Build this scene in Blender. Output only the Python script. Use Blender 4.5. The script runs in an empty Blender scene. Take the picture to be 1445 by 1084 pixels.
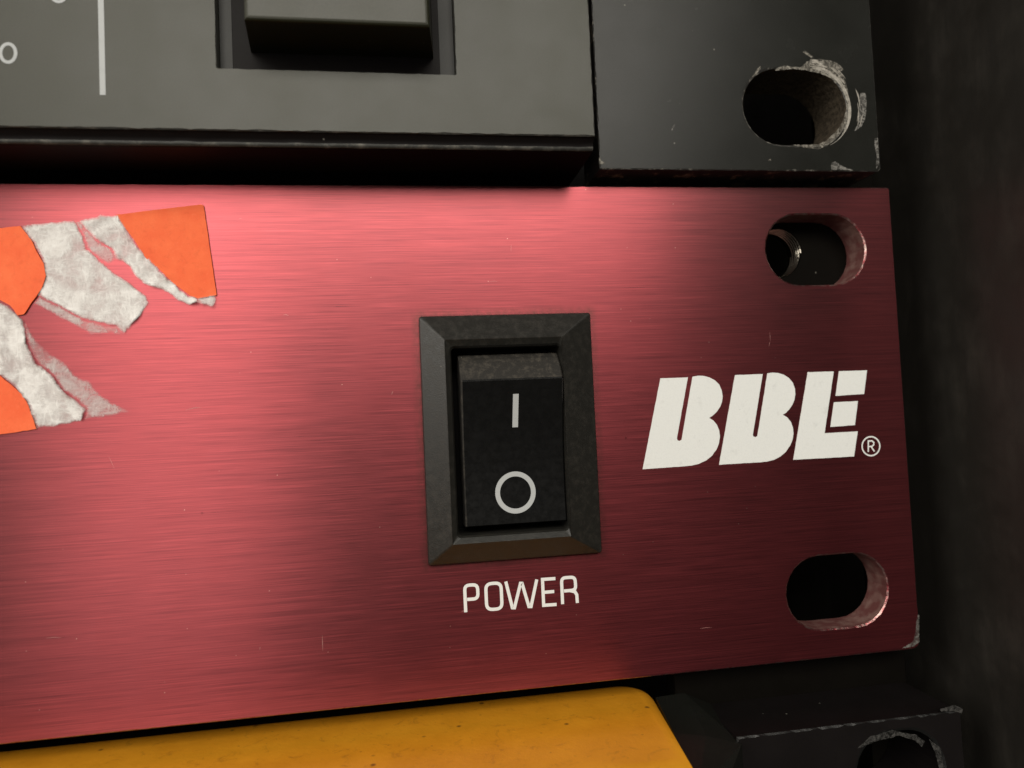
import bpy, bmesh, math, random
import numpy as np
from mathutils import Vector, Matrix, noise
from mathutils.geometry import delaunay_2d_cdt

random.seed(7)
MM = 0.001                     # everything below is written in millimetres, built in metres
sc = bpy.context.scene

# ------------------------------------------------------------------ camera
# X to the right along the front panels, Y into the rack, Z up; origin: lower right corner of the red panel's front
CAM = (-46.8227, -60.8244, 23.5046)
ROT = ((0.9876997, -0.1499137, -0.0444422), (-0.0374499, 0.0491483, -0.9980891), (0.1518115, 0.9874767, 0.0429295))
FPX = 1000.0                   # focal length in photo pixels (photo 1445 wide)
cd = bpy.data.cameras.new('camera')
cam = bpy.data.objects.new('camera', cd)
sc.collection.objects.link(cam)
r, d, f = (Vector(x) for x in ROT)
m = Matrix((r, -d, -f)).transposed().to_4x4()
m.translation = Vector(CAM) * MM
cam.matrix_world = m
cd.sensor_width = 36.0
cd.lens = 36.0 * FPX / 1445.0
cd.clip_start = 0.002
cd.clip_end = 5.0
cd.dof.use_dof = True
cd.dof.focus_distance = 60.5 * MM
cd.dof.aperture_fstop = 30.0
sc.camera = cam

# ------------------------------------------------------------------ room light: two lamps of a dim room
w = bpy.data.worlds.new('World')
sc.world = w
w.use_nodes = True
bg = w.node_tree.nodes['Background']
bg.inputs[0].default_value = (1.0, 0.9, 0.78, 1)
bg.inputs[1].default_value = 0.016


def area(name, loc, target, sx, sy, power, col):
    l = bpy.data.lights.new(name, 'AREA')
    l.shape = 'RECTANGLE'
    l.size, l.size_y = sx * MM, sy * MM
    l.energy = power
    l.color = col
    o = bpy.data.objects.new(name, l)
    sc.collection.objects.link(o)
    o.location = Vector(loc) * MM
    o.rotation_euler = (Vector(target) - Vector(loc)).to_track_quat('-Z', 'Y').to_euler()
    return o


area('ceiling_lamp', (-70, -430, 260), (-70, -330, 200), 460, 200, 2.25, (1.0, 0.95, 0.85))
area('side_lamp', (-196, -400, 30), (-190, 0, 20), 132, 280, 0.305, (1.0, 0.94, 0.84))

area('window_light', (-420, -190, 175), (-30, 0, 25), 220, 260, 0.86, (1.0, 0.95, 0.86))

vs = sc.view_settings
vs.view_transform = 'Standard'
vs.look = 'None'
vs.exposure = 0.0
vs.gamma = 1.0
vs.use_curve_mapping = False


# ------------------------------------------------------------------ helpers
def at(u, v, y):
    """the point at depth y (mm) that the photograph shows at pixel (u, v)"""
    a, b = (u - 722.5) / FPX, (v - 542.0) / FPX
    dv = Vector([ROT[0][i] * a + ROT[1][i] * b + ROT[2][i] for i in range(3)])
    k = (y - CAM[1]) / dv[1]
    return (CAM[0] + k * dv[0], CAM[2] + k * dv[2])


def zat(ox, oy, s, y):
    return lambda p: at(ox + p[0] / s, oy + p[1] / s, y)


def root(name, loc, label, cat):
    o = bpy.data.objects.new(name, None)
    o.empty_display_size = 0.005
    sc.collection.objects.link(o)
    o.location = Vector(loc) * MM
    o['label'] = label
    o['category'] = cat
    return o


def base_of(o):
    v = Vector((0, 0, 0))
    while o is not None:
        v += o.location
        o = o.parent
    return v


def link(name, verts, faces, mats, parent=None, fm=None, smooth=False):
    b = base_of(parent)
    me = bpy.data.meshes.new(name)
    me.from_pydata([(v[0] * MM - b.x, v[1] * MM - b.y, v[2] * MM - b.z) for v in verts], [], faces)
    mats = mats if isinstance(mats, (list, tuple)) else [mats]
    for x in mats:
        me.materials.append(x)
    if fm:
        me.polygons.foreach_set('material_index', fm)
    if smooth:
        me.polygons.foreach_set('use_smooth', [True] * len(me.polygons))
    me.update()
    o = bpy.data.objects.new(name, me)
    sc.collection.objects.link(o)
    o.parent = parent
    return o


def link_bm(name, bm, mats, parent=None, smooth=False):
    bm.normal_update()
    bm.verts.index_update()
    vs_ = [v.co.copy() for v in bm.verts]
    fs = [[v.index for v in f_.verts] for f_ in bm.faces]
    fm = [f_.material_index for f_ in bm.faces]
    bm.free()
    return link(name, vs_, fs, mats, parent, fm, smooth)


def ccw(p):
    a = sum(p[i - 1][0] * p[i][1] - p[i][0] * p[i - 1][1] for i in range(len(p)))
    return list(p) if a > 0 else list(reversed(p))


def offset(p, dist):
    """offset a ccw loop inwards by dist (number or list)"""
    n = len(p)
    out = []
    for i in range(n):
        a, b, c = Vector(p[i - 1]), Vector(p[i]), Vector(p[(i + 1) % n])
        t1, t2 = (b - a), (c - b)
        if t1.length < 1e-9 or t2.length < 1e-9:
            out.append(tuple(b)); continue
        t1.normalize(); t2.normalize()
        n1, n2 = Vector((-t1.y, t1.x)), Vector((-t2.y, t2.x))
        nn = n1 + n2
        if nn.length < 1e-6:
            nn = n1
        nn.normalize()
        k = dist[i] if isinstance(dist, list) else dist
        out.append(tuple(b + nn * (k / max(0.5, nn.dot(n1)))))
    return out


def resample(p, step):
    out = []
    n = len(p)
    for i in range(n):
        a, b = Vector(p[i]), Vector(p[(i + 1) % n])
        k = max(1, int((b - a).length / step))
        out += [tuple(a.lerp(b, j / k)) for j in range(k)]
    return out


def inside(q, p):
    c = False
    for i in range(len(p)):
        (x1, y1), (x2, y2) = p[i - 1], p[i]
        if (y1 > q[1]) != (y2 > q[1]) and q[0] < (x2 - x1) * (q[1] - y1) / (y2 - y1) + x1:
            c = not c
    return c


def cdt(loops, extra=()):
    """triangulate loops[0] minus the other loops; returns (points, triangles)"""
    pts, fl = [], []
    for l in loops:
        fl.append(list(range(len(pts), len(pts) + len(l))))
        pts += [Vector(q) for q in l]
    edges = [(l[i - 1], l[i]) for l in fl for i in range(len(l))]
    pts += [Vector(q) for q in extra]
    V_, _, F_, *_ = delaunay_2d_cdt(pts, edges, [], 0, 1e-5)
    P = [(v.x, v.y) for v in V_]
    T = []
    for t in F_:
        c = (sum(P[i][0] for i in t) / 3, sum(P[i][1] for i in t) / 3)
        if inside(c, loops[0]) and not any(inside(c, h) for h in loops[1:]):
            a, b, cc = (P[i] for i in t)
            s = (b[0] - a[0]) * (cc[1] - a[1]) - (b[1] - a[1]) * (cc[0] - a[0])
            T.append(tuple(t) if s > 0 else tuple(reversed(t)))
    return P, T


def plate(name, outer, holes, y0, y1, c, mats, parent=None, step=None, jit=0.0, hole_c=None, hole_wall=None):
    """a plate facing -Y: front face at y0, back at y1, edge chamfer c (jittered by jit); mats = face, edge, wall"""
    mats = list(mats) if isinstance(mats, (list, tuple)) else [mats]
    mats = (mats + [mats[-1]] * 3)[:3] + ([hole_wall] if hole_wall else [])
    loops = [ccw(outer)] + [list(reversed(ccw(h))) for h in holes]
    if step:
        loops = [resample(l, step) for l in loops]
    front = []
    for k, l in enumerate(loops):
        cc = c if k == 0 or hole_c is None else hole_c
        ds = [max(0.15 * cc, cc + jit * noise.noise(Vector((q[0] * 1.3, q[1] * 1.3, k * 7.1))) + 0.5 * jit * noise.noise(Vector((q[0] * 4.7, q[1] * 4.7, 3.3)))) for q in l]
        front.append(offset(l, ds))
    P, T = cdt([front[0]] + front[1:])
    verts = [(x, y0, z) for x, z in P]
    faces = list(T)
    fm = [0] * len(T)
    for k, l in enumerate(loops):
        n = len(l)
        i0 = len(verts)
        verts += [(q[0], y0, q[1]) for q in front[k]]
        verts += [(q[0], y0 + c, q[1]) for q in l]
        verts += [(q[0], y1, q[1]) for q in l]
        for i in range(n):
            j = (i + 1) % n
            faces.append((i0 + i, i0 + n + i, i0 + n + j, i0 + j)); fm.append(1)
            faces.append((i0 + n + i, i0 + 2 * n + i, i0 + 2 * n + j, i0 + n + j)); fm.append(3 if k and hole_wall else 2)
    Pb, Tb = cdt(loops)
    i0 = len(verts)
    verts += [(x, y1, z) for x, z in Pb]
    faces += [tuple(i0 + i for i in reversed(t)) for t in Tb]
    fm += [2] * len(Tb)
    return link(name, verts, faces, mats, parent, fm)


def slot(cx, cz, wd, ht, n=12):
    rr = ht / 2
    o = []
    for k in range(n + 1):
        a = -math.pi / 2 + math.pi * k / n
        o.append((cx + wd / 2 - rr + rr * math.cos(a), cz + rr * math.sin(a)))
    for k in range(n + 1):
        a = math.pi / 2 + math.pi * k / n
        o.append((cx - wd / 2 + rr + rr * math.cos(a), cz + rr * math.sin(a)))
    return o


def circle(cx, cz, rr, n=32, rz=None):
    return [(cx + rr * math.cos(2 * math.pi * k / n), cz + (rz or rr) * math.sin(2 * math.pi * k / n)) for k in range(n)]


def rrect(x0, x1, z0, z1, rr, n=5):
    if not isinstance(rr, (tuple, list)):
        rr = (rr,) * 4          # br, tr, tl, bl
    o = []
    for (cx, cz, sx, sz, a0, q) in ((x1, z0, -1, 1, -90, rr[0]), (x1, z1, -1, -1, 0, rr[1]), (x0, z1, 1, -1, 90, rr[2]), (x0, z0, 1, 1, 180, rr[3])):
        if q <= 0:
            o.append((cx, cz)); continue
        for k in range(n + 1):
            a = math.radians(a0 + 90 * k / n)
            o.append((cx + sx * q + q * math.cos(a), cz + sz * q + q * math.sin(a)))
    return o


def box(name, x0, x1, y0, y1, z0, z1, mat, parent=None, bev=0.0, seg=3, smooth=False):
    bm = bmesh.new()
    bmesh.ops.create_cube(bm, size=1)
    for v in bm.verts:
        v.co = Vector(((x0 + x1) / 2 + v.co.x * (x1 - x0), (y0 + y1) / 2 + v.co.y * (y1 - y0), (z0 + z1) / 2 + v.co.z * (z1 - z0)))
    if bev:
        bmesh.ops.bevel(bm, geom=bm.edges[:], offset=bev, segments=seg, profile=0.5, affect='EDGES')
    return link_bm(name, bm, mat, parent, smooth)


def jagged(p, step, amp, seed=0.0):
    q = resample(ccw(p), step)
    n = [amp * (noise.noise(Vector((a[0] * 2.1, a[1] * 2.1, seed))) + 0.8 * noise.noise(Vector((a[0] * 6.3, a[1] * 6.3, seed + 5)))) for a in q]
    return offset(q, n)


def film(name, poly, y, t, mat, parent, holes=()):
    """a thin print or coat of thickness t standing on the plane y"""
    loops = [ccw(poly)] + [list(reversed(ccw(h))) for h in holes]
    P, T = cdt(loops)
    n = len(P)
    verts = [(x, y - t, z) for x, z in P]
    faces = list(T)
    for l in loops:
        i0, k = len(verts), len(l)
        verts += [(q[0], y - t, q[1]) for q in l] + [(q[0], y + 0.004, q[1]) for q in l]
        faces += [(i0 + i, i0 + k + i, i0 + k + (i + 1) % k, i0 + (i + 1) % k) for i in range(k)]
    return link(name, verts, faces, mat, parent)


def stroke(pts, wd, closed=False):
    """outline polygon(s) of a pen stroke"""
    n = len(pts)
    L, R_ = [], []
    for i in range(n):
        a = Vector(pts[i - 1]) if (i > 0 or closed) else None
        b = Vector(pts[i])
        c = Vector(pts[(i + 1) % n]) if (i < n - 1 or closed) else None
        t1 = (b - a).normalized() if a is not None else (c - b).normalized()
        t2 = (c - b).normalized() if c is not None else t1
        n1, n2 = Vector((-t1.y, t1.x)), Vector((-t2.y, t2.x))
        nn = (n1 + n2).normalized()
        k = wd / 2 / max(0.45, nn.dot(n1))
        L.append(tuple(b + nn * k)); R_.append(tuple(b - nn * k))
    return (L, R_) if closed else L + R_[::-1]


def ribbon(name, strokes, wd, y, t, mat, parent):
    """several pen strokes of one glyph as one thin printed mesh; strokes = [(pts, closed)]; each a hair higher than the last"""
    verts, faces = [], []
    for s, (pts, closed) in enumerate(strokes):
        st = stroke(pts, wd, closed)
        n = len(pts)
        L, R_ = st if closed else (st[:n], st[n:][::-1])
        yy = y - t - 0.003 * s
        i0 = len(verts)
        verts += [(q[0], yy, q[1]) for q in L] + [(q[0], yy, q[1]) for q in R_]
        for i in range(n if closed else n - 1):
            j = (i + 1) % n
            faces.append((i0 + i, i0 + n + i, i0 + n + j, i0 + j))
    return link(name, verts, faces, mat, parent)


# ------------------------------------------------------------------ materials
class Mat:
    def __init__(s, name):
        s.m = bpy.data.materials.new(name)
        s.m.use_nodes = True
        s.t = s.m.node_tree
        s.b = s.t.nodes['Principled BSDF']
        tc = s.t.nodes.new('ShaderNodeTexCoord')
        mp = s.t.nodes.new('ShaderNodeVectorMath'); mp.operation = 'SCALE'
        mp.inputs['Scale'].default_value = 1000.0
        s.t.links.new(tc.outputs['Object'], mp.inputs[0])
        s.co = mp.outputs[0]           # millimetres

    def set(s, **k):
        for a, v in k.items():
            s.b.inputs[a.replace('_', ' ')].default_value = (*v, 1) if isinstance(v, tuple) and len(v) == 3 and 'Color' in a or isinstance(v, tuple) and a.endswith('Tint') else v
        return s

    def lk(s, a, b):
        s.t.links.new(a, b)

    def scaled(s, sx, sy, sz, rot=None):
        n = s.t.nodes.new('ShaderNodeMapping')
        n.inputs['Scale'].default_value = (sx, sy, sz)
        if rot:
            n.inputs['Rotation'].default_value = rot
        s.lk(s.co, n.inputs[0])
        return n.outputs[0]

    def noise(s, scale=1.0, detail=3.0, rough=0.55, co=None, dist=0.0):
        n = s.t.nodes.new('ShaderNodeTexNoise')
        n.inputs['Scale'].default_value = scale
        n.inputs['Detail'].default_value = detail
        n.inputs['Roughness'].default_value = rough
        n.inputs['Distortion'].default_value = dist
        s.lk(co or s.co, n.inputs['Vector'])
        return n.outputs['Fac']

    def voronoi(s, scale, co=None):
        n = s.t.nodes.new('ShaderNodeTexVoronoi')
        n.inputs['Scale'].default_value = scale
        s.lk(co or s.co, n.inputs['Vector'])
        return n.outputs

    def ramp(s, fac, a, b, lo=0.0, hi=1.0):
        n = s.t.nodes.new('ShaderNodeMapRange')
        n.inputs['From Min'].default_value = a; n.inputs['From Max'].default_value = b
        n.inputs['To Min'].default_value = lo; n.inputs['To Max'].default_value = hi
        s.lk(fac, n.inputs['Value'])
        return n.outputs[0]

    def math(s, op, a, b=None):
        n = s.t.nodes.new('ShaderNodeMath'); n.operation = op
        for i, x in enumerate((a, b)):
            if x is None: continue
            if isinstance(x, (int, float)): n.inputs[i].default_value = x
            else: s.lk(x, n.inputs[i])
        return n.outputs[0]

    def mix(s, fac, a, b):
        n = s.t.nodes.new('ShaderNodeMix'); n.data_type = 'RGBA'
        for sock, x in ((n.inputs[0], fac), (n.inputs[6], a), (n.inputs[7], b)):
            if isinstance(x, (int, float)): sock.default_value = x
            elif isinstance(x, tuple): sock.default_value = (*x, 1)
            else: s.lk(x, sock)
        return n.outputs[2]

    def bump(s, h, strength, dist, prev=None):
        n = s.t.nodes.new('ShaderNodeBump')
        n.inputs['Strength'].default_value = strength
        n.inputs['Distance'].default_value = dist * MM
        s.lk(h, n.inputs['Height'])
        if prev: s.lk(prev, n.inputs['Normal'])
        s.lk(n.outputs[0], s.b.inputs['Normal'])
        return n.outputs[0]

    def base(s, c):
        s.lk(c, s.b.inputs['Base Color']) if not isinstance(c, tuple) else s.set(Base_Color=c)

    def to(s, sock, v):
        s.lk(v, s.b.inputs[sock])

    def specks(s, scale, keep, size):
        """sparse dots: a few voronoi cells, each with a small dot; 0..1 mask"""
        v = s.voronoi(scale)
        dot = s.ramp(v['Distance'], size * 0.5, size, 1, 0)
        sep = s.t.nodes.new('ShaderNodeSeparateColor')
        s.lk(v['Color'], sep.inputs[0])
        k = s.ramp(sep.outputs[0], 1 - keep, 1 - keep + 0.01, 0, 1)
        return s.math('MULTIPLY', dot, k)


def red_anodised(name, edge=False):
    M = Mat(name)
    st1 = M.noise(1.0, 3, 0.6, M.scaled(0.055, 1, 8.5))          # long brush lines
    st2 = M.noise(1.0, 2, 0.6, M.scaled(0.22, 1, 19.0))          # short fine lines
    bl = M.noise(0.35, 3, 0.6)
    both = M.math('ADD', M.math('MULTIPLY', st1, 0.45), M.math('MULTIPLY', st2, 0.55))
    c = M.mix(M.ramp(both, 0.345, 0.655), (0.165, 0.0240, 0.0325), (0.355, 0.054, 0.064))
    c = M.mix(M.ramp(bl, 0.35, 0.7, 0, 0.2), c, (0.24, 0.028, 0.034))
    sp = M.specks(1.1, 0.14, 0.06)
    c = M.mix(M.math('MULTIPLY', sp, 0.5), c, (0.62, 0.45, 0.38))
    dk = M.specks(0.31, 0.12, 0.045)
    c = M.mix(M.math('MULTIPLY', dk, 0.8), c, (0.12, 0.015, 0.02))
    M.set(Metallic=0.93, Roughness=0.42, Anisotropic=0.68)
    M.b.inputs['Coat Weight'].default_value = 0.56
    M.b.inputs['Coat Roughness'].default_value = 0.34
    M.to('Roughness', M.math('ADD', M.ramp(both, 0.3, 0.7, 0.275, 0.335), M.ramp(M.noise(0.13, 4, 0.6, dist=0.6), 0.3, 0.7, -0.014, 0.014)))
    tg = M.t.nodes.new('ShaderNodeCombineXYZ')
    tg.inputs[2].default_value = 1.0
    M.lk(tg.outputs[0], M.b.inputs['Tangent'])
    if not edge:
        # dirt that gathered round the switch
        sep = M.t.nodes.new('ShaderNodeSeparateXYZ')
        M.lk(M.co, sep.inputs[0])
        dx = M.math('SUBTRACT', M.math('ABSOLUTE', M.math('SUBTRACT', sep.outputs[0], 12.2)), 7.5)
        dz = M.math('SUBTRACT', M.math('ABSOLUTE', M.math('SUBTRACT', sep.outputs[2], 21.67)), 10.5)
        dd = M.math('MAXIMUM', dx, dz)
        grime = M.math('MULTIPLY', M.ramp(dd, 0.0, 0.8, 1, 0), M.ramp(M.noise(1.5, 5, 0.75), 0.35, 0.65))
        c = M.mix(M.math('MULTIPLY', grime, 0.75), c, (0.055, 0.028, 0.020))
    M.base(c)
    if edge:
        e = M.noise(1.6, 4, 0.7)
        M.base(M.mix(M.ramp(e, 0.40, 0.62), c, (0.36, 0.25, 0.23)))
        M.bump(e, 0.5, 0.15)
    else:
        M.bump(both, 0.22, 0.010)
    return M.m


def black_paint(name, tone=(0.030, 0.029, 0.026), rough=0.42, grain=1.0, spec=0.5):
    M = Mat(name)
    a = M.noise(13.0, 3, 0.6)
    b = M.noise(0.30, 4, 0.6)
    c = M.mix(M.ramp(b, 0.35, 0.7), tone, tuple(x * 1.3 for x in tone))
    c = M.mix(M.ramp(M.noise(9.0, 2, 0.7), 0.35, 0.7, 0, 0.55), c, tuple(x * 2.0 for x in tone))
    sp = M.specks(0.5, 0.2, 0.05)
    c = M.mix(M.math('MULTIPLY', sp, 0.7), c, (0.22, 0.21, 0.18))
    M.base(c)
    M.set(Roughness=rough)
    M.b.inputs['Specular IOR Level'].default_value = spec
    M.to('Roughness', M.ramp(b, 0.3, 0.75, rough - 0.02, rough + 0.03))
    M.bump(a, 0.16 * grain, 0.03)
    return M.m


def worn_edge(name, paint=(0.02, 0.02, 0.018), metal=(0.42, 0.39, 0.34), lo=0.55, hi=0.66, scale=1.1):
    M = Mat(name)
    e = M.noise(scale, 5, 0.72)
    k = M.ramp(e, lo, hi)
    M.base(M.mix(k, paint, metal))
    M.to('Metallic', M.math('MULTIPLY', k, 0.6))
    M.set(Roughness=0.45)
    M.bump(e, 0.5, 0.12)
    return M.m


def scuffed_metal(name, a=(0.09, 0.08, 0.065), b=(0.30, 0.28, 0.24), frayed=True):
    M = Mat(name)
    e = M.noise(2.6, 5, 0.75, dist=0.6)
    f_ = M.noise(9.0, 3, 0.7)
    M.base(M.mix(M.ramp(M.math('ADD', M.math('MULTIPLY', e, 0.7), M.math('MULTIPLY', f_, 0.3)), 0.36, 0.66), a, b))
    M.set(Metallic=0.35, Roughness=0.5)
    if frayed:
        M.to('Alpha', M.ramp(M.noise(2.6, 5, 0.7, dist=1.2), 0.34, 0.60, 0.0, 1.0))
    M.bump(e, 0.5, 0.10)
    return M.m


def white_print(name, c=(0.75, 0.76, 0.745)):
    M = Mat(name)
    e = M.noise(0.9, 4, 0.65)
    g = M.noise(14, 2, 0.6)
    col = M.mix(M.ramp(e, 0.60, 0.76, 0, 0.3), c, tuple(x * 0.5 for x in c))
    col = M.mix(M.ramp(g, 0.5, 0.8, 0, 0.35), col, tuple(x * 0.6 for x in c))
    M.base(col)
    ln = M.noise(1.0, 3, 0.6, M.scaled(0.4, 1, 14.0))
    nick = M.ramp(M.math('ADD', M.math('MULTIPLY', M.noise(2.2, 5, 0.75), 0.75), M.math('MULTIPLY', ln, 0.25)), 0.30, 0.335, 0.0, 1.0)
    M.to('Alpha', nick)
    M.set(Roughness=0.6)
    M.bump(ln, 0.25, 0.02)
    return M.m


def plastic(name, tone, rough, dust=0.0, grain=0.3):
    M = Mat(name)
    a = M.noise(8.0, 3, 0.6)
    b = M.noise(1.5, 6, 0.72)
    c = M.mix(M.ramp(b, 0.48, 0.72, 0, dust), tone, (0.17, 0.145, 0.11))
    sp = M.specks(1.1, 0.10, 0.06)
    c = M.mix(M.math('MULTIPLY', sp, 0.6), c, (0.35, 0.32, 0.26))
    M.base(c)
    M.to('Roughness', M.ramp(b, 0.3, 0.7, rough - 0.05, rough + 0.1))
    M.bump(a, grain, 0.04)
    return M.m


def yellow_paint(name):
    M = Mat(name)
    a = M.noise(0.25, 4, 0.6)
    c = M.mix(M.ramp(a, 0.3, 0.7), (0.66, 0.275, 0.012), (0.78, 0.34, 0.018))
    sp = M.specks(0.42, 0.5, 0.12)
    c = M.mix(M.math('MULTIPLY', sp, 0.85), c, (0.12, 0.05, 0.010))
    gr = M.noise(0.7, 6, 0.75, dist=0.8)
    c = M.mix(M.ramp(gr, 0.56, 0.70, 0, 0.5), c, (0.25, 0.10, 0.012))
    sp2 = M.specks(0.9, 0.2, 0.12)
    c = M.mix(M.math('MULTIPLY', sp2, 0.5), c, (0.28, 0.11, 0.012))
    M.base(c)
    M.set(Roughness=0.42)
    M.bump(M.noise(3.0, 3, 0.6), 0.25, 0.08)
    return M.m


def orange_paper(name):
    M = Mat(name)
    a = M.noise(0.5, 3, 0.6)
    g = M.noise(9, 3, 0.6)
    c = M.mix(M.ramp(a, 0.3, 0.7), (0.86, 0.135, 0.050), (0.92, 0.175, 0.065))
    c = M.mix(M.ramp(M.noise(1.8, 6, 0.75, dist=0.8), 0.52, 0.75, 0, 0.30), c, (0.55, 0.07, 0.025))
    c = M.mix(M.ramp(g, 0.55, 0.8, 0, 0.25), c, (0.95, 0.30, 0.16))
    sp = M.specks(0.5, 0.5, 0.09)
    c = M.mix(M.math('MULTIPLY', sp, 0.8), c, (0.35, 0.03, 0.01))
    M.base(c)
    M.set(Roughness=0.7)
    M.b.inputs['Specular IOR Level'].default_value = 0.15
    M.bump(g, 0.25, 0.03)
    return M.m


def torn_paper(name, lo=0.6, hi=1.0):
    """paper fibres left on the metal, thin enough in places for the red to show through, feathered at the torn edge"""
    M = Mat(name)
    a = M.noise(0.42, 3, 0.55, dist=0.5)
    f1 = M.noise(1.0, 5, 0.75, M.scaled(2.6, 1.0, 1.0, (0, 0.75, 0)), 1.5)
    f2 = M.noise(1.0, 5, 0.75, M.scaled(1.0, 1.0, 2.4, (0, 0.25, 0)), 1.5)
    g = M.math('MAXIMUM', f1, f2)
    M.base(M.mix(M.ramp(g, 0.42, 0.66), (0.66, 0.63, 0.61), (0.82, 0.80, 0.78)))
    M.set(Roughness=0.9)
    M.b.inputs['Specular IOR Level'].default_value = 0.1
    s_ = M.math('ADD', M.math('MULTIPLY', a, 0.7), M.math('MULTIPLY', g, 0.3))
    body = M.ramp(s_, 0.40, 0.58, lo, hi)
    at_ = M.t.nodes.new('ShaderNodeAttribute')
    at_.attribute_name = 'edge'
    fr = M.ramp(M.math('ADD', at_.outputs['Fac'], M.math('MULTIPLY', M.math('SUBTRACT', g, 0.5), 1.3)), -0.05, 0.75, 0.0, 1.0)
    M.to('Alpha', M.math('MULTIPLY', body, fr))
    M.bump(g, 0.4, 0.05)
    return M.m


RED = red_anodised('red_brushed_anodised_aluminium')
def red_wall(name):
    M = Mat(name)
    e_ = M.noise(0.9, 3, 0.6)
    M.base(M.mix(M.ramp(e_, 0.40, 0.66), (0.17, 0.062, 0.058), (0.27, 0.155, 0.135)))
    M.set(Metallic=0.3, Roughness=0.5)
    M.bump(M.noise(6.0, 3, 0.6), 0.2, 0.04)
    return M.m


RED_WALL = red_wall('red_panel_slot_wall')
RED_EDGE = red_anodised('red_panel_worn_edge', True)
SATIN = black_paint('satin_black_paint', (0.0170, 0.0172, 0.0095), 0.36, 1.3, 0.33)
SATIN_B = black_paint('satin_black_ear_paint', (0.008, 0.0082, 0.007), 0.25, 1.3, 0.19)
STEP = black_paint('recess_black', (0.012, 0.012, 0.011), 0.5, 1.0, 0.3)
GLOSS_B = black_paint('shade_darkened_black', (0.005, 0.004, 0.004), 0.55, 1.0, 0.12)  # black darkened in colour for the shade on undersides and lower ear
EAR_EDGE = worn_edge('ear_edge_chipped', (0.025, 0.024, 0.022), (0.36, 0.34, 0.30), 0.54, 0.66, 1.2)
LOW_EDGE = worn_edge('lower_ear_edge_chipped_shaded', (0.006, 0.006, 0.006), (0.075, 0.075, 0.07), 0.60, 0.74, 1.6)  # chipped edge, its metal darkened to paint in the lower ear's shade
EAR_WALL = worn_edge('ear_wall_dark', (0.020, 0.018, 0.018), (0.42, 0.34, 0.26), 0.56, 0.70, 0.7)
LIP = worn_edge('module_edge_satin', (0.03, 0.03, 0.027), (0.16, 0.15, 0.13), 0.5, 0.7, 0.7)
BARE = scuffed_metal('screw_scratched_aluminium', (0.22, 0.20, 0.17), (0.50, 0.47, 0.42), False)
FAINT = Mat('faint_scratch').set(Base_Color=(0.34, 0.15, 0.14), Roughness=0.5).m
SCUFF = scuffed_metal('bare_scuffed_aluminium')
SLOT_WALL = scuffed_metal('slot_wall_bare_metal', (0.008, 0.007, 0.006), (0.17, 0.135, 0.095), False)
SCUFF_L = scuffed_metal('shaded_scuffed_metal', (0.03, 0.03, 0.028), (0.11, 0.105, 0.10))  # darker copy of the scuffed metal, with the lower ear's shade in its colour
SCUFF_D = scuffed_metal('dull_scuffed_aluminium', (0.07, 0.065, 0.06), (0.26, 0.25, 0.23))
WHITE = white_print('white_screen_print')
GREYPRINT = white_print('grey_screen_print', (0.42, 0.435, 0.44))
BEZEL = plastic('switch_bezel_plastic', (0.014, 0.0135, 0.0115), 0.38, 0.07)
ROCK = plastic('rocker_black_plastic', (0.005, 0.005, 0.005), 0.26, 0.0, 0.05)
ROCK.node_tree.nodes['Principled BSDF'].inputs['Specular IOR Level'].default_value = 0.3
DUSTY = plastic('rocker_dusty_plastic', (0.014, 0.012, 0.0095), 0.7, 0.32, 0.5)
YEL = yellow_paint('orange_yellow_enamel')
ORG = orange_paper('orange_sticker_paper')
TORN = torn_paper('torn_paper_fibre')
THIN = torn_paper('thin_paper_fibre', 0.15, 0.62)
RAILM = black_paint('rail_dark_steel', (0.003, 0.0025, 0.002), 0.6, 1.0, 0.03)
def case_black(name):
    M = Mat(name)
    st = M.noise(1.0, 4, 0.6, M.scaled(0.5, 0.4, 0.12))
    sm = M.noise(0.22, 5, 0.65)
    k = M.math('MULTIPLY', M.ramp(st, 0.42, 0.72), M.ramp(sm, 0.35, 0.65))
    c = M.mix(k, (0.019, 0.017, 0.0145), (0.036, 0.032, 0.027))
    c = M.mix(M.math('MULTIPLY', M.specks(0.6, 0.3, 0.05), 0.8), c, (0.20, 0.19, 0.17))
    M.base(c)
    M.to('Roughness', M.ramp(sm, 0.3, 0.7, 0.34, 0.52))
    M.b.inputs['Specular IOR Level'].default_value = 0.4
    M.bump(M.noise(9.0, 3, 0.6), 0.2, 0.04)
    return M.m


CASEM = case_black('case_wall_black')
STEEL = Mat('thread_bright_steel').set(Base_Color=(0.55, 0.50, 0.42), Metallic=1.0, Roughness=0.2).m

# ------------------------------------------------------------------ the rack: rail behind the ears, wall of the case
rail = root('rack_rail', (-10, 3, -45), 'black steel rack rail seen through the slots behind the panels', 'rail')
hx, hz = at(1099, 357, 3.0)
plate('rail_plate', [(-23, -60), (0.6, -60), (0.6, 95), (-23, 95)],
      [circle(hx, hz, 2.35, 40), rrect(-14.5, -1.6, 0.6, 11.6, 1.2), rrect(-15.5, -4.2, 46.6, 59.0, 1.2), rrect(-13, -3.5, -20, -8, 1.2)],
      3.0, 5.4, 0.12, [RAILM, RAILM, RAILM], rail)
# threaded bore: one helical ridge
vt, ft = [], []
N_, turns, pitch = 40, 5, 0.36
for k in range(N_ * turns + 1):
    a = 2 * math.pi * k / N_
    yy = 3.02 + pitch * k / N_
    for rr, dy in ((2.36, 0.0), (2.28, pitch * 0.2), (2.36, pitch * 0.4)):
        vt.append((hx + rr * math.cos(a), yy + dy, hz + rr * math.sin(a)))
    if k:
        b0 = 3 * (k - 1)
        for q in (0, 1):
            ft.append((b0 + q, b0 + q + 1, b0 + q + 4, b0 + q + 3))
link('screw_thread', vt, ft, STEEL, rail, smooth=False)

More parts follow.
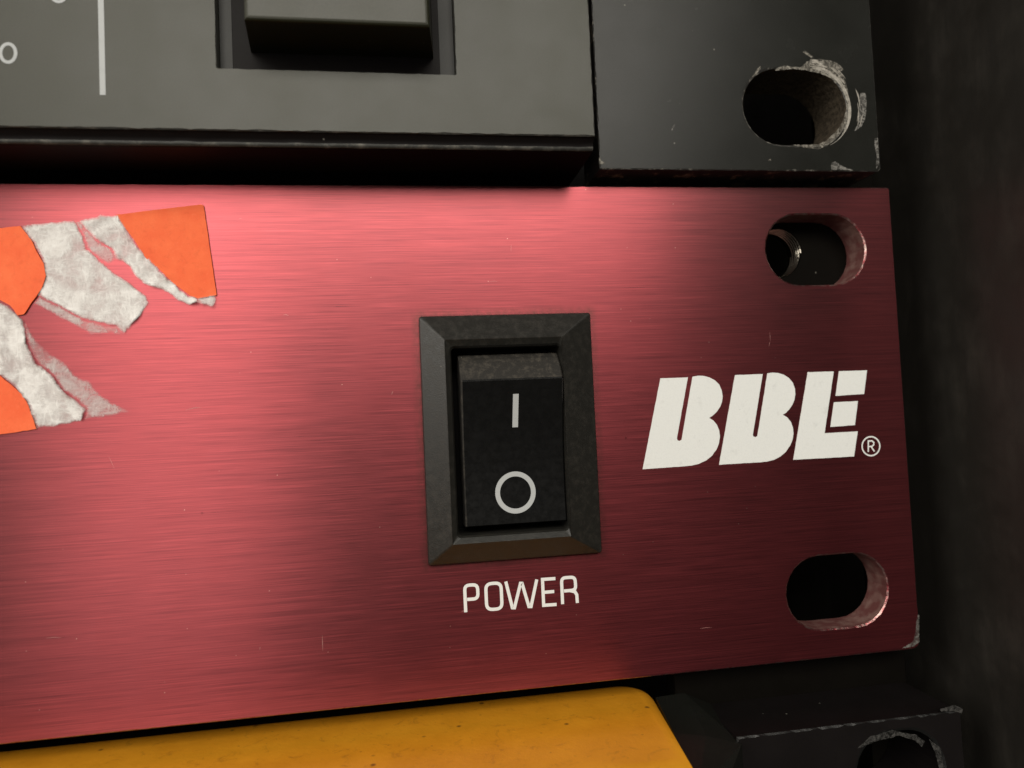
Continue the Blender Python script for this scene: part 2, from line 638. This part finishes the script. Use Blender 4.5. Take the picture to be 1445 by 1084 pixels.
wall = box('case_wall', 5.4, 8.5, -16, 60, -60, 95, CASEM, bev=0.4)
wall['kind'] = 'structure'
wall['label'] = 'dark black side wall of the rack case right of the panels'
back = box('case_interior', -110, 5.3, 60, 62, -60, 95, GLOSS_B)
back['kind'] = 'structure'
back['label'] = 'unlit black back of the rack case behind the units'

# ------------------------------------------------------------------ the red unit
red = root('red_rack_unit', (-50, 0, 0), 'red brushed aluminium rack unit panel with a rocker switch and white lettering', 'rack unit')
PH = 43.65
top_slot = slot(-8.03, PH / 2 + 15.875, 10.1, 6.69)
low_slot = slot(-8.03, PH / 2 - 15.875, 10.1, 6.69)
sw_hole = [(-44.2, 12.2), (-31.4, 12.2), (-31.4, 31.1), (-44.2, 31.1)]
plate('faceplate', rrect(-120, 0, 0, PH, (0.9, 0.25, 0, 0)), [top_slot, low_slot, sw_hole], 0.0, 2.85, 0.10,
      [RED, RED_EDGE, RED_EDGE], red, step=0.5, jit=0.05, hole_c=0.13, hole_wall=RED_WALL)
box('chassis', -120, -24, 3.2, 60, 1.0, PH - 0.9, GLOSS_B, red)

# logo
zl = zat(880, 480, 3.44, 0.0)
B1 = [(178, 186), (312, 181), (258, 478), (262, 487), (272, 489), (281, 484), (334, 178), (362, 173), (388, 174), (416, 181), (442, 195), (463, 216), (475, 242), (480, 272),
      (477, 300), (468, 324), (452, 348), (434, 365), (415, 378), (436, 391), (453, 412), (464, 440), (467, 468), (463, 500), (450, 532), (430, 560), (402, 583), (365, 601), (330, 609), (300, 612), (92, 627)]
B2 = [(540, 170), (675, 165), (627, 460), (630, 468), (640, 471), (649, 466), (697, 162), (722, 158), (750, 160), (777, 168), (802, 184), (821, 208), (831, 236), (833, 264),
      (829, 290), (818, 315), (803, 337), (786, 354), (772, 362), (793, 375), (811, 397), (821, 425), (824, 453), (820, 482), (808, 512), (788, 541), (762, 564), (730, 581), (695, 590), (665, 593), (463, 605)]
E1 = [(893, 156), (1020, 152), (975, 452), (1136, 443), (1118, 565), (823, 581)]
E2 = [(1045, 151), (1181, 147), (1167, 262), (1028, 271)]
E3 = [(1020, 302), (1137, 296), (1122, 413), (1003, 422)]
def print_poly(name, p, parent):
    return film(name, jagged([zl(q) for q in p], 0.22, 0.016, 2.0), 0.0, 0.02, WHITE, parent)
print_poly('logo_letter_b', B1, red)
print_poly('logo_letter_b', B2, red)
e = print_poly('logo_letter_e', E1, red)
print_poly('upper_bar', E2, e)
print_poly('middle_bar', E3, e)
reg = ribbon('registered_mark', [([zl((1200 + 43 * math.cos(2 * math.pi * k / 30), 515 + 46 * math.sin(2 * math.pi * k / 30))) for k in range(30)], True),
      ([zl(q) for q in ((1187, 543), (1187, 490), (1205, 489), (1214, 497), (1213, 509), (1204, 516), (1190, 517))], False), ([zl(q) for q in ((1200, 516), (1217, 541))], False)], 0.13, 0.0, 0.02, WHITE, red)

# POWER
zp = zat(560, 420, 2.356, 0.0)
def rounded(pts, rr=9, n=4, closed=False):
    out = []
    m_ = len(pts)
    for i in range(m_):
        if not closed and i in (0, m_ - 1):
            out.append(pts[i]); continue
        a, b, c = Vector(pts[i - 1]), Vector(pts[i]), Vector(pts[(i + 1) % m_])
        q = min(rr, (a - b).length * .45, (c - b).length * .45)
        p0, p1 = b + (a - b).normalized() * q, b + (c - b).normalized() * q
        for k in range(n + 1):
            t = k / n
            out.append(tuple(p0 * (1 - t) ** 2 + b * 2 * t * (1 - t) + p1 * t * t))
    return out
SW = 0.275
def glyph(name, strokes):
    ribbon(name, [([zp(q) for q in s], c) for s, c in strokes], SW, 0.0, 0.02, WHITE, red)
glyph('power_letter_p', [(rounded([(229, 1046), (225, 957), (268, 954), (270, 1001), (233.5, 1003.5)], 16), False)])
glyph('power_letter_o', [(rounded([(295, 952), (346, 948), (350, 1034), (299, 1038)], 20, 5, True), True)])
glyph('power_letter_w', [([(362, 944), (384, 1031), (391, 1031), (411, 950), (416, 950), (439, 1027), (446, 1027), (465, 937)], False)])
glyph('power_letter_e', [([(531, 1020), (488, 1023), (484, 937), (527, 934)], False), ([(487, 980), (523, 977)], False)])
glyph('power_letter_r', [(rounded([(551, 1019), (547, 932), (592, 929), (595, 972), (555.5, 975.5)], 14), False), ([(576, 974), (592, 978), (598, 988), (600, 1015)], False)])

# rocker switch: bezel with four sloping sides, rocker with a dusty upper slope
sw = bpy.data.objects.new('power_switch', None)
sc.collection.objects.link(sw)
sw.parent = red
sw.empty_display_size = 0.003
def ring_loft(name, loops, mats, parent, fms=None, cap=False):
    verts, faces, fm = [], [], []
    n = len(loops[0][1])
    for y, l in loops:
        verts += [(q[0], y, q[1]) for q in l]
    for k in range(len(loops) - 1):
        for i in range(n):
            j = (i + 1) % n
            faces.append((k * n + i, (k + 1) * n + i, (k + 1) * n + j, k * n + j)); fm.append(fms[k] if fms else 0)
    if cap:
        faces.append(tuple(range((len(loops) - 1) * n, len(loops) * n))); fm.append(0)
    return link(name, verts, faces, mats, parent, fm)
def rect(x0, x1, z0, z1, q=0.25):
    return list(reversed(ccw(rrect(x0, x1, z0, z1, q, 4))))
BX0, BX1, BZ0, BZ1 = -45.30, -30.30, 11.17, 32.17
RY = -1.9
rl, rt = at(627, 480, RY); rr_, rb = at(806, 757, RY)
ring_loft('bezel', [(0.0, rect(BX0, BX1, BZ0, BZ1)), (-0.42, rect(BX0, BX1, BZ0, BZ1)), (-0.55, rect(BX0 + .08, BX1 - .08, BZ0 + .08, BZ1 - .08, .2)),
                    (RY + .05, rect(rl - .06, rr_ + .06, rb - .06, rt + .06, .12)), (RY, rect(rl, rr_, rb, rt, .1)),
                    (RY + .30, rect(rl + .42, rr_ - .06, rb + .45, rt - .5, .3)), (RY + .55, rect(rl + .55, rr_ - .10, rb + .58, rt - .65, .3)), (2.5, rect(rl + .6, rr_ - .12, rb + .62, rt - .7, .3))], [BEZEL], sw)
# rocker profile in Y-Z, swept along X
xl, ztop = at(646, 503, -0.9); xr, _ = at(797, 501, -0.9)
fx0, fz1 = at(654, 538, -2.4); fx1, _ = at(806, 537, -2.4)
gx0, fz0 = at(655, 745, -1.5); gx1, _ = at(803, 745, -1.5)
RX0, RX1 = (xl + fx0 + gx0) / 3, rr_ - .14
prof = [(2.0, ztop + .1), (-0.3, ztop + .1)]
for k in range(7):
    t = k / 6
    prof.append((-0.5 - 1.86 * t ** 0.8, ztop + (fz1 + .1 - ztop) * t))
prof.append((-2.43, fz1 - .05))
for k in range(1, 15):
    t = k / 14
    prof.append((-2.4 + 1.1 * t + 0.5 * math.sin(math.pi * t), fz1 - .05 + (fz0 + .12 - fz1) * t))
prof += [(-1.2, fz0), (0.2, fz0 - .1), (2.0, fz0 - .1)]
verts, faces, fm = [], [], []
XS = [(RX0, .12), (RX0 + .12, 0.0), (RX1 - .12, 0.0), (RX1, .12)]
n = len(prof)
for x, ins in XS:
    for (y, z) in prof:
        verts.append((x, min(y + ins, 2.0), z))
for k in range(3):
    for i in range(n - 1):
        faces.append((k * n + i, k * n + i + 1, (k + 1) * n + i + 1, (k + 1) * n + i))
        fm.append(1 if (i < 8 or k == 0) else 0)
faces.append(tuple(range(n))); fm.append(1)
faces.append(tuple(reversed(range(3 * n, 4 * n)))); fm.append(0)
rocker = link('rocker', verts, faces, [ROCK, DUSTY], sw, fm)
def on_rocker(z):
    t = (fz1 - .05 - z) / (fz1 - .05 - (fz0 + .07))
    return -2.4 + 1.1 * t + 0.5 * math.sin(math.pi * max(0, min(1, t))) - 0.03
def mark(name, L, R_, parent=sw):
    n_ = len(L)
    vv = [(q[0], on_rocker(q[1]), q[1]) for q in L + R_]
    return vv
def rock_at(u, v):
    y = -2.2
    for _ in range(6):
        q = at(u, v, y); y = on_rocker(q[1])
    return at(u, v, y)
a, b = rock_at(728, 556), rock_at(727, 603)
iv, if_ = [], []
for k in range(7):
    t = k / 6
    x, z = a[0] + (b[0] - a[0]) * t, a[1] + (b[1] - a[1]) * t
    iv += [(x - .24, on_rocker(z), z), (x + .24, on_rocker(z), z)]
    if k: if_.append((2 * k - 2, 2 * k - 1, 2 * k + 1, 2 * k))
link('on_mark', iv, if_, GREYPRINT, sw)
c0 = rock_at(727.5, 695); rad = abs(rock_at(756, 695)[0] - c0[0])
ov, of = [], []
for k in range(48):
    a_ = 2 * math.pi * k / 48
    for q in (rad * .765, rad * 1.0):
        z = c0[1] + q * 1.02 * math.sin(a_)
        ov.append((c0[0] + q * math.cos(a_), on_rocker(z), z))
    of.append((2 * k, 2 * k + 1, (2 * k + 3) % 96, (2 * k + 2) % 96))
link('off_mark', ov, of, GREYPRINT, sw)

# bare metal where the corner and slot rims are worn
zc = zat(1020, 740, 3.15, 0.0)
film('worn_corner', jagged([zc(q) for q in ((866, 400), (872, 400), (873, 520), (850, 542), (800, 549), (845, 520), (856, 480))], 0.12, 0.10, 4), 0.0, 0.008, SCUFF_D, red)

# ------------------------------------------------------------------ torn sticker on the red panel
stk = root('torn_sticker', (-72, 0, 35), 'torn orange paper sticker with white fibre remains stuck on the red panel', 'sticker')
zs = zat(0, 260, 2.8528, 0.0)
def paper(name, pts, y, t, mat, jag, seed, lift=0.0, step=0.2, rumple=0.0):
    """a sheet with thickness t, rumpled; its torn edge is uneven"""
    poly = jagged([zs(q) for q in pts], 0.22, jag, seed)
    xs, zz = [q[0] for q in poly], [q[1] for q in poly]
    extra = []
    x = min(xs)
    while x < max(xs):
        z = min(zz)
        while z < max(zz):
            q = (x + random.uniform(-.1, .1), z + random.uniform(-.1, .1))
            if inside(q, poly): extra.append(q)
            z += step
        x += step
    P, T = cdt([poly], extra)
    rim = np.array(resample(poly, 0.04))
    def h(q):
        a = noise.noise(Vector((q[0] * .9, q[1] * .9, seed))) + .6 * noise.noise(Vector((q[0] * 2.6, q[1] * 2.6, seed)))
        dd = math.sqrt(((rim - np.array((q[0], q[1]))) ** 2).sum(1).min())
        cu = max(0.0, 1 - dd / 0.6) * max(0.0, noise.noise(Vector((q[0] * .8, q[1] * .8, seed + 9))) + 0.15)
        return y - t - max(0.0, rumple * (0.5 + a)) - lift * cu
    verts = [(q[0], h(q), q[1]) for q in P]
    faces = list(T)
    i0, k = len(verts), len(poly)
    verts += [(q[0], h(q), q[1]) for q in poly] + [(q[0], (h(q) + 0.06) if lift else -0.004, q[1]) for q in poly]
    faces += [(i0 + i, i0 + k + i, i0 + k + (i + 1) % k, i0 + (i + 1) % k) for i in range(k)]
    ob = link(name, verts, faces, mat, stk, smooth=True)
    at_ = ob.data.attributes.new('edge', 'FLOAT', 'POINT')
    vx = np.array([(v[0], v[2]) for v in verts])
    dist = np.array([np.sqrt(((rim - q) ** 2).sum(1).min()) for q in vx])
    at_.data.foreach_set('value', np.minimum(1.0, dist / 0.28).astype(np.float32))
    return ob
# orange top layer, three remains
paper('orange_layer', [(470, 126), (640, 104), (812, 84), (822, 88), (848, 270), (874, 448), (800, 462), (770, 452), (700, 400), (640, 340), (590, 300), (545, 230), (500, 170)], 0, 0.16, ORG, 0.02, 1)
paper('orange_layer', [(-120, 190), (-40, 184), (85, 170), (130, 225), (150, 270), (178, 320), (188, 370), (172, 420), (140, 465), (100, 525), (75, 528), (45, 490), (0, 465), (-120, 450)], 0, 0.16, ORG, 0.035, 2)
paper('orange_layer', [(-120, 740), (0, 770), (40, 800), (90, 845), (118, 890), (150, 985), (60, 1000), (-120, 1022)], 0, 0.16, ORG, 0.03, 3)
# white fibre layer
paper('paper_fibre', [(85, 170), (180, 158), (300, 148), (330, 200), (350, 260), (400, 305), (450, 350), (520, 395), (590, 450), (600, 480), (560, 540), (500, 607), (470, 570), (410, 560), (340, 545), (270, 505), (160, 450), (186, 380), (174, 310), (130, 225)], 0, 0.07, TORN, 0.07, 11, rumple=0.05, lift=0.45)
paper('paper_fibre', [(320, 150), (400, 134), (478, 126), (520, 195), (560, 255), (620, 320), (690, 390), (760, 450), (800, 460), (870, 448), (872, 478), (862, 498), (800, 480), (770, 492), (720, 470), (680, 435), (600, 412), (560, 385), (520, 330), (470, 300), (450, 260), (390, 225)], 0, 0.10, TORN, 0.10, 21, rumple=0.16, lift=0.7)
paper('paper_fibre', [(-120, 440), (0, 475), (50, 500), (95, 545), (110, 640), (150, 720), (215, 770), (255, 830), (310, 870), (350, 905), (345, 925), (330, 952), (210, 978), (150, 984), (120, 890), (90, 845), (40, 795), (-10, 760), (-120, 735)], 0, 0.07, TORN, 0.09, 31, rumple=0.06, lift=0.5)

paper('paper_fibre', [(95, 545), (140, 625), (200, 680), (262, 720), (300, 770), (360, 790), (400, 845), (450, 880), (530, 915), (440, 932), (345, 945), (352, 905), (308, 866), (256, 826), (216, 766), (152, 716), (112, 636)], 0, 0.04, THIN, 0.10, 41, rumple=0.05)
paper('paper_fibre', [(140, 480), (162, 452), (270, 508), (340, 548), (410, 563), (470, 573), (498, 607), (440, 600), (370, 605), (310, 570), (230, 530)], 0, 0.04, THIN, 0.08, 42, rumple=0.05)
paper('paper_fibre', [(300, 148), (322, 150), (392, 228), (450, 264), (470, 302), (440, 322), (400, 300), (352, 258), (332, 200)], 0, 0.04, THIN, 0.05, 43, rumple=0.03)

# ------------------------------------------------------------------ the black unit above
up = root('black_rack_unit', (-50, 0, 44.8), 'satin black rack unit with a push button above the red panel', 'rack unit')
YF, ZB = -6.0, 44.8
mx1 = at(836.5, 120, YF)[0]
bx0, bz0 = at(306, 95.5, YF); bx1, _ = at(643.5, 102.5, YF)
plate('front_panel', [(-125, ZB + .95), (mx1, ZB + .95), (mx1, 89), (-125, 89)], [rrect(bx0, bx1, bz0, bz0 + 17, 0.12, 2)], YF, YF + 1.5, 0.09, [SATIN, LIP, SATIN], up, step=0.45, jit=0.07, hole_c=0.06)
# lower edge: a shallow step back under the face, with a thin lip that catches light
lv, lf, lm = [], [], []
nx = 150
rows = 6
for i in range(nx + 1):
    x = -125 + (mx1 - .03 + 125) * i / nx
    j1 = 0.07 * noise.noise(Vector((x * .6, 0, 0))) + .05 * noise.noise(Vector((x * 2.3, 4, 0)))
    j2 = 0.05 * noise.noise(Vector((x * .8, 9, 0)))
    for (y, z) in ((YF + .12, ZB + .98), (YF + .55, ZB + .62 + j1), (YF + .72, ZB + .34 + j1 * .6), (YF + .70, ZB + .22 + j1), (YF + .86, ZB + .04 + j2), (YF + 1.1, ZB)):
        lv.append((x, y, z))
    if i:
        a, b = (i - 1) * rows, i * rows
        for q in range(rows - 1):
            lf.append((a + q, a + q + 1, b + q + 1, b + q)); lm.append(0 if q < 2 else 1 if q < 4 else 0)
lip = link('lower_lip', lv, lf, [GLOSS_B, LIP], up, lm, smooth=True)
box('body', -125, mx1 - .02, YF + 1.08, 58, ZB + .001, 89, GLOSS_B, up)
# button recess floor and push button
RF = YF + 1.02
rp = bpy.data.objects.new('push_button', None)
sc.collection.objects.link(rp); rp.parent = up; rp.empty_display_size = .003
plate('recess_frame', [(bx0 + .02, bz0 + .02), (bx1 - .02, bz0 + .02), (bx1 - .02, bz0 + 16.9), (bx0 + .02, bz0 + 16.9)], [[(at(327.5, 50, RF)[0], bz0 + .3), (at(619, 50, RF)[0], bz0 + .3), (at(619, 50, RF)[0], bz0 + 16), (at(327.5, 50, RF)[0], bz0 + 16)]],
      RF, RF + .04, 0.01, [STEP, STEP, GLOSS_B], rp)
YB = -9.6
pb0, pz = at(344, 27, YB); pb1, _ = at(606, 31, YB)
bm = bmesh.new()
bmesh.ops.create_cube(bm, size=1)
for v in bm.verts:
    fr = v.co.y < 0
    gx = 0.0 if fr else 0.55
    v.co = Vector((pb0 - gx if v.co.x < 0 else pb1 + gx, YB if fr else RF + .9, pz if v.co.z < 0 else pz + 14))
bmesh.ops.bevel(bm, geom=[e_ for e_ in bm.edges if all(v.co.y < -9 for v in e_.verts)] , offset=0.28, segments=3, profile=.5, affect='EDGES')
link_bm('button_cap', bm, SATIN, rp)
# printed line and letters on the face
zu = zat(0, 0, 3.0104, YF)
ribbon('printed_line', [([zu((424, -160)), zu((430, 60)), zu((437, 404))], False)], 0.40, YF, 0.02, GREYPRINT, up)
def oval(cx, cy, rx, ry):
    return [zu((cx + rx * math.cos(2 * math.pi * k / 28), cy + ry * math.sin(2 * math.pi * k / 28))) for k in range(28)]
ribbon('printed_letter', [(oval(35, 226, 32, 39), True)], 0.23, YF, 0.02, GREYPRINT, up)
ribbon('printed_letter', [(oval(250, -32, 34, 40), True)], 0.23, YF, 0.02, GREYPRINT, up)
# ear with a worn slot
YE = -2.2
ex0 = at(844.5, 200, YE)[0]
ex1 = at(1240.5, 200, YE)[0]
zb = at(1000, 240, YE)[1]
zh = zat(1030, 60, 5.16, YE)
sl, sr = zh((97, 460)), zh((852, 480))
st, sb = zh((430, 192)), zh((520, 748))
ear_slot = slot((sl[0] + sr[0]) / 2, (st[1] + sb[1]) / 2, sr[0] - sl[0], st[1] - sb[1], 14)
ear = plate('mounting_ear', rrect(ex0, ex1, zb, 88, (0.45, 0, 0, 0.05)), [ear_slot], YE, 2.9, 0.08, [SATIN_B, EAR_EDGE, EAR_WALL], up, step=0.4, jit=0.10, hole_c=0.16, hole_wall=SLOT_WALL)
for k, (pl, jg, mt) in enumerate((
        ([(330, 205), (345, 185), (400, 165), (450, 180), (520, 178), (560, 140), (650, 120), (750, 135), (800, 165), (825, 195), (800, 215), (830, 260), (855, 330), (868, 420), (872, 500), (855, 580), (818, 650), (760, 715), (700, 755), (640, 780), (580, 772), (440, 744),
          (560, 746), (640, 742), (700, 715), (770, 650), (825, 570), (848, 480), (838, 390), (800, 310), (740, 260), (650, 225), (540, 202), (460, 192), (400, 200)], 0.05, SCUFF),
        ([(950, 370), (985, 365), (995, 430), (985, 560), (960, 610), (905, 648), (935, 590), (930, 520)], 0.05, SCUFF_D),
        ([(160, 255), (200, 190), (222, 172), (226, 186), (190, 235)], 0.02, SCUFF),
        ([(530, 70), (550, 62), (608, 105), (598, 118)], 0.03, SCUFF),
        ([(735, 895), (742, 872), (770, 868), (800, 890), (830, 905), (890, 930), (740, 927)], 0.05, SCUFF_D),
        ([(1056, 700), (1075, 695), (1084, 800), (1086, 890), (1066, 918), (1062, 880), (1070, 830), (1052, 750)], 0.04, SCUFF_D),
        ([(275, 853), (295, 850), (300, 860), (280, 864)], 0.02, SCUFF))):
    film('scuff_mark', jagged([zh(q) for q in pl], 0.12, jg, 3.0 + k), YE, 0.008, mt, ear)
zk = zat(780, 140, 6.57, YE)
film('scuff_mark', jagged([zk(q) for q in ((428, 540), (440, 530), (448, 570), (485, 590), (482, 603), (430, 602))], .08, .03, 2), YE, .010, SCUFF, ear)
film('scuff_mark', jagged([zk(q) for q in ((1098, 285), (1125, 235), (1132, 240), (1108, 292))], .08, .02, 2), YE, .008, SCUFF_D, ear)

def scratches(name, cx, cz, arcs, y, mat, parent):
    """fine scratches left by a turning screw head: thin arcs round (cx, cz); arcs = (a0, a1, r0, r1, count, squash)"""
    vv, ff = [], []
    k_ = 0
    for a0, a1, r0, r1, cnt, sq in arcs:
        for _ in range(cnt):
            ra = random.uniform(r0, r1)
            m0 = random.uniform(a0, a1); ln = random.uniform(0.12, 0.5) * (a1 - a0)
            m1 = min(a1, m0 + ln)
            if m1 - m0 < 6: continue
            wd = random.uniform(0.015, 0.05)
            dr = random.uniform(-0.12, 0.12)
            nseg = 8
            i0 = len(vv)
            yy = y - 0.010 - 0.0004 * k_
            k_ += 1
            for q in range(nseg + 1):
                t = q / nseg
                a = math.radians(m0 + (m1 - m0) * t)
                ww = wd * math.sin(math.pi * min(.97, max(.03, t))) ** .6
                for sgn in (-1, 1):
                    rad_ = ra + dr * t + sgn * ww
                    vv.append((cx + rad_ * math.cos(a), yy, cz + rad_ * sq * math.sin(a)))
                if q:
                    b = i0 + 2 * q
                    ff.append((b - 2, b - 1, b + 1, b))
    return link(name, vv, ff, mat, parent)
ecx, ecz = sr[0] - (st[1] - sb[1]) / 2, (st[1] + sb[1]) / 2
eR = (st[1] - sb[1]) / 2
scratches('scuff_mark', ecx, ecz, [(-75, 85, eR + .12, eR + .38, 34, 1.0), (30, 88, eR + .3, eR + 1.0, 26, 1.0), (-22, 22, eR + 1.0, eR + 1.5, 12, 1.0)], YE, BARE, ear)

# fine marks on the red face
fv, ffc = [], []
for k in range(26):
    x, z, an = random.uniform(-85, -1), random.uniform(1, 42), random.choice((random.uniform(-.15, .15), random.uniform(1.1, 2.0)))
    if (-46 < x < -29 and 10 < z < 33) or x > -15 and (z < 12 or z > 31):
        continue
    ln, wd = random.uniform(.25, 1.3), random.uniform(.012, .03)
    cx_, sx_ = math.cos(an), math.sin(an)
    i0 = len(fv)
    for t in (0, .5, 1):
        w2 = wd * (1 if t == .5 else .25)
        for sg in (-1, 1):
            fv.append((x + ln * t * cx_ - sg * w2 * sx_, -0.006 - .0003 * k, z + ln * t * sx_ + sg * w2 * cx_ + (.05 if t == .5 else 0)))
    ffc += [(i0, i0 + 1, i0 + 3, i0 + 2), (i0 + 2, i0 + 3, i0 + 5, i0 + 4)]
link('scratch_marks', fv, ffc, FAINT, red)['kind'] = 'stuff'

# ------------------------------------------------------------------ the yellow unit below
ye = root('yellow_rack_unit', (-50, 0, -45), 'orange-yellow enamelled rack unit below the red panel', 'rack unit')
bm = bmesh.new()
bmesh.ops.create_cube(bm, size=1)
for v in bm.verts:
    x = -130 if v.co.x < 0 else (-26.6 if v.co.y < 0 else -24.6)
    v.co = Vector((x, -10.6 if v.co.y < 0 else 6.2, -2.5 if v.co.z > 0 else -46))
be = [e_ for e_ in bm.edges if all(v.co.x > -50 and v.co.y > 0 for v in e_.verts)]
bmesh.ops.bevel(bm, geom=be, offset=3.6, segments=10, profile=.5, affect='EDGES')
be = [e_ for e_ in bm.edges if all(v.co.z > -3 for v in e_.verts)]
bmesh.ops.bevel(bm, geom=be, offset=1.5, segments=6, profile=.5, affect='EDGES')
link_bm('front_cover', bm, YEL, ye, smooth=True)
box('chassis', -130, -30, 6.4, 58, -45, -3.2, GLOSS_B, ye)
# dark end piece between the cover and the ear
bm = bmesh.new()
for p in ((-25.0, 2.9, -3.0), (-22.2, 2.9, -2.9), (-19.4, 2.9, -4.3), (-25.6, -3.0, -3.6), (-23.0, -3.6, -3.9), (-20.2, -4.2, -4.6), (-26.4, -9.5, -5.0), (-24.6, -9.4, -6.0), (-22.0, -5.4, -6.5),
          (-25.0, 2.9, -45), (-19.4, 2.9, -45), (-26.4, -9.5, -45), (-24.6, -9.4, -45), (-22.0, -5.4, -45), (-20.2, -4.2, -45)):
    bm.verts.new(p)
bmesh.ops.convex_hull(bm, input=bm.verts[:])
link_bm('end_cheek', bm, SATIN_B, ye)
YL = -4.0
lx, lz = at(1356, 1003, YL)
zi = zat(900, 900, 2.651, YL)
ls = zi((815, 420)), zi((1140, 420))
lt = zi((980, 350))
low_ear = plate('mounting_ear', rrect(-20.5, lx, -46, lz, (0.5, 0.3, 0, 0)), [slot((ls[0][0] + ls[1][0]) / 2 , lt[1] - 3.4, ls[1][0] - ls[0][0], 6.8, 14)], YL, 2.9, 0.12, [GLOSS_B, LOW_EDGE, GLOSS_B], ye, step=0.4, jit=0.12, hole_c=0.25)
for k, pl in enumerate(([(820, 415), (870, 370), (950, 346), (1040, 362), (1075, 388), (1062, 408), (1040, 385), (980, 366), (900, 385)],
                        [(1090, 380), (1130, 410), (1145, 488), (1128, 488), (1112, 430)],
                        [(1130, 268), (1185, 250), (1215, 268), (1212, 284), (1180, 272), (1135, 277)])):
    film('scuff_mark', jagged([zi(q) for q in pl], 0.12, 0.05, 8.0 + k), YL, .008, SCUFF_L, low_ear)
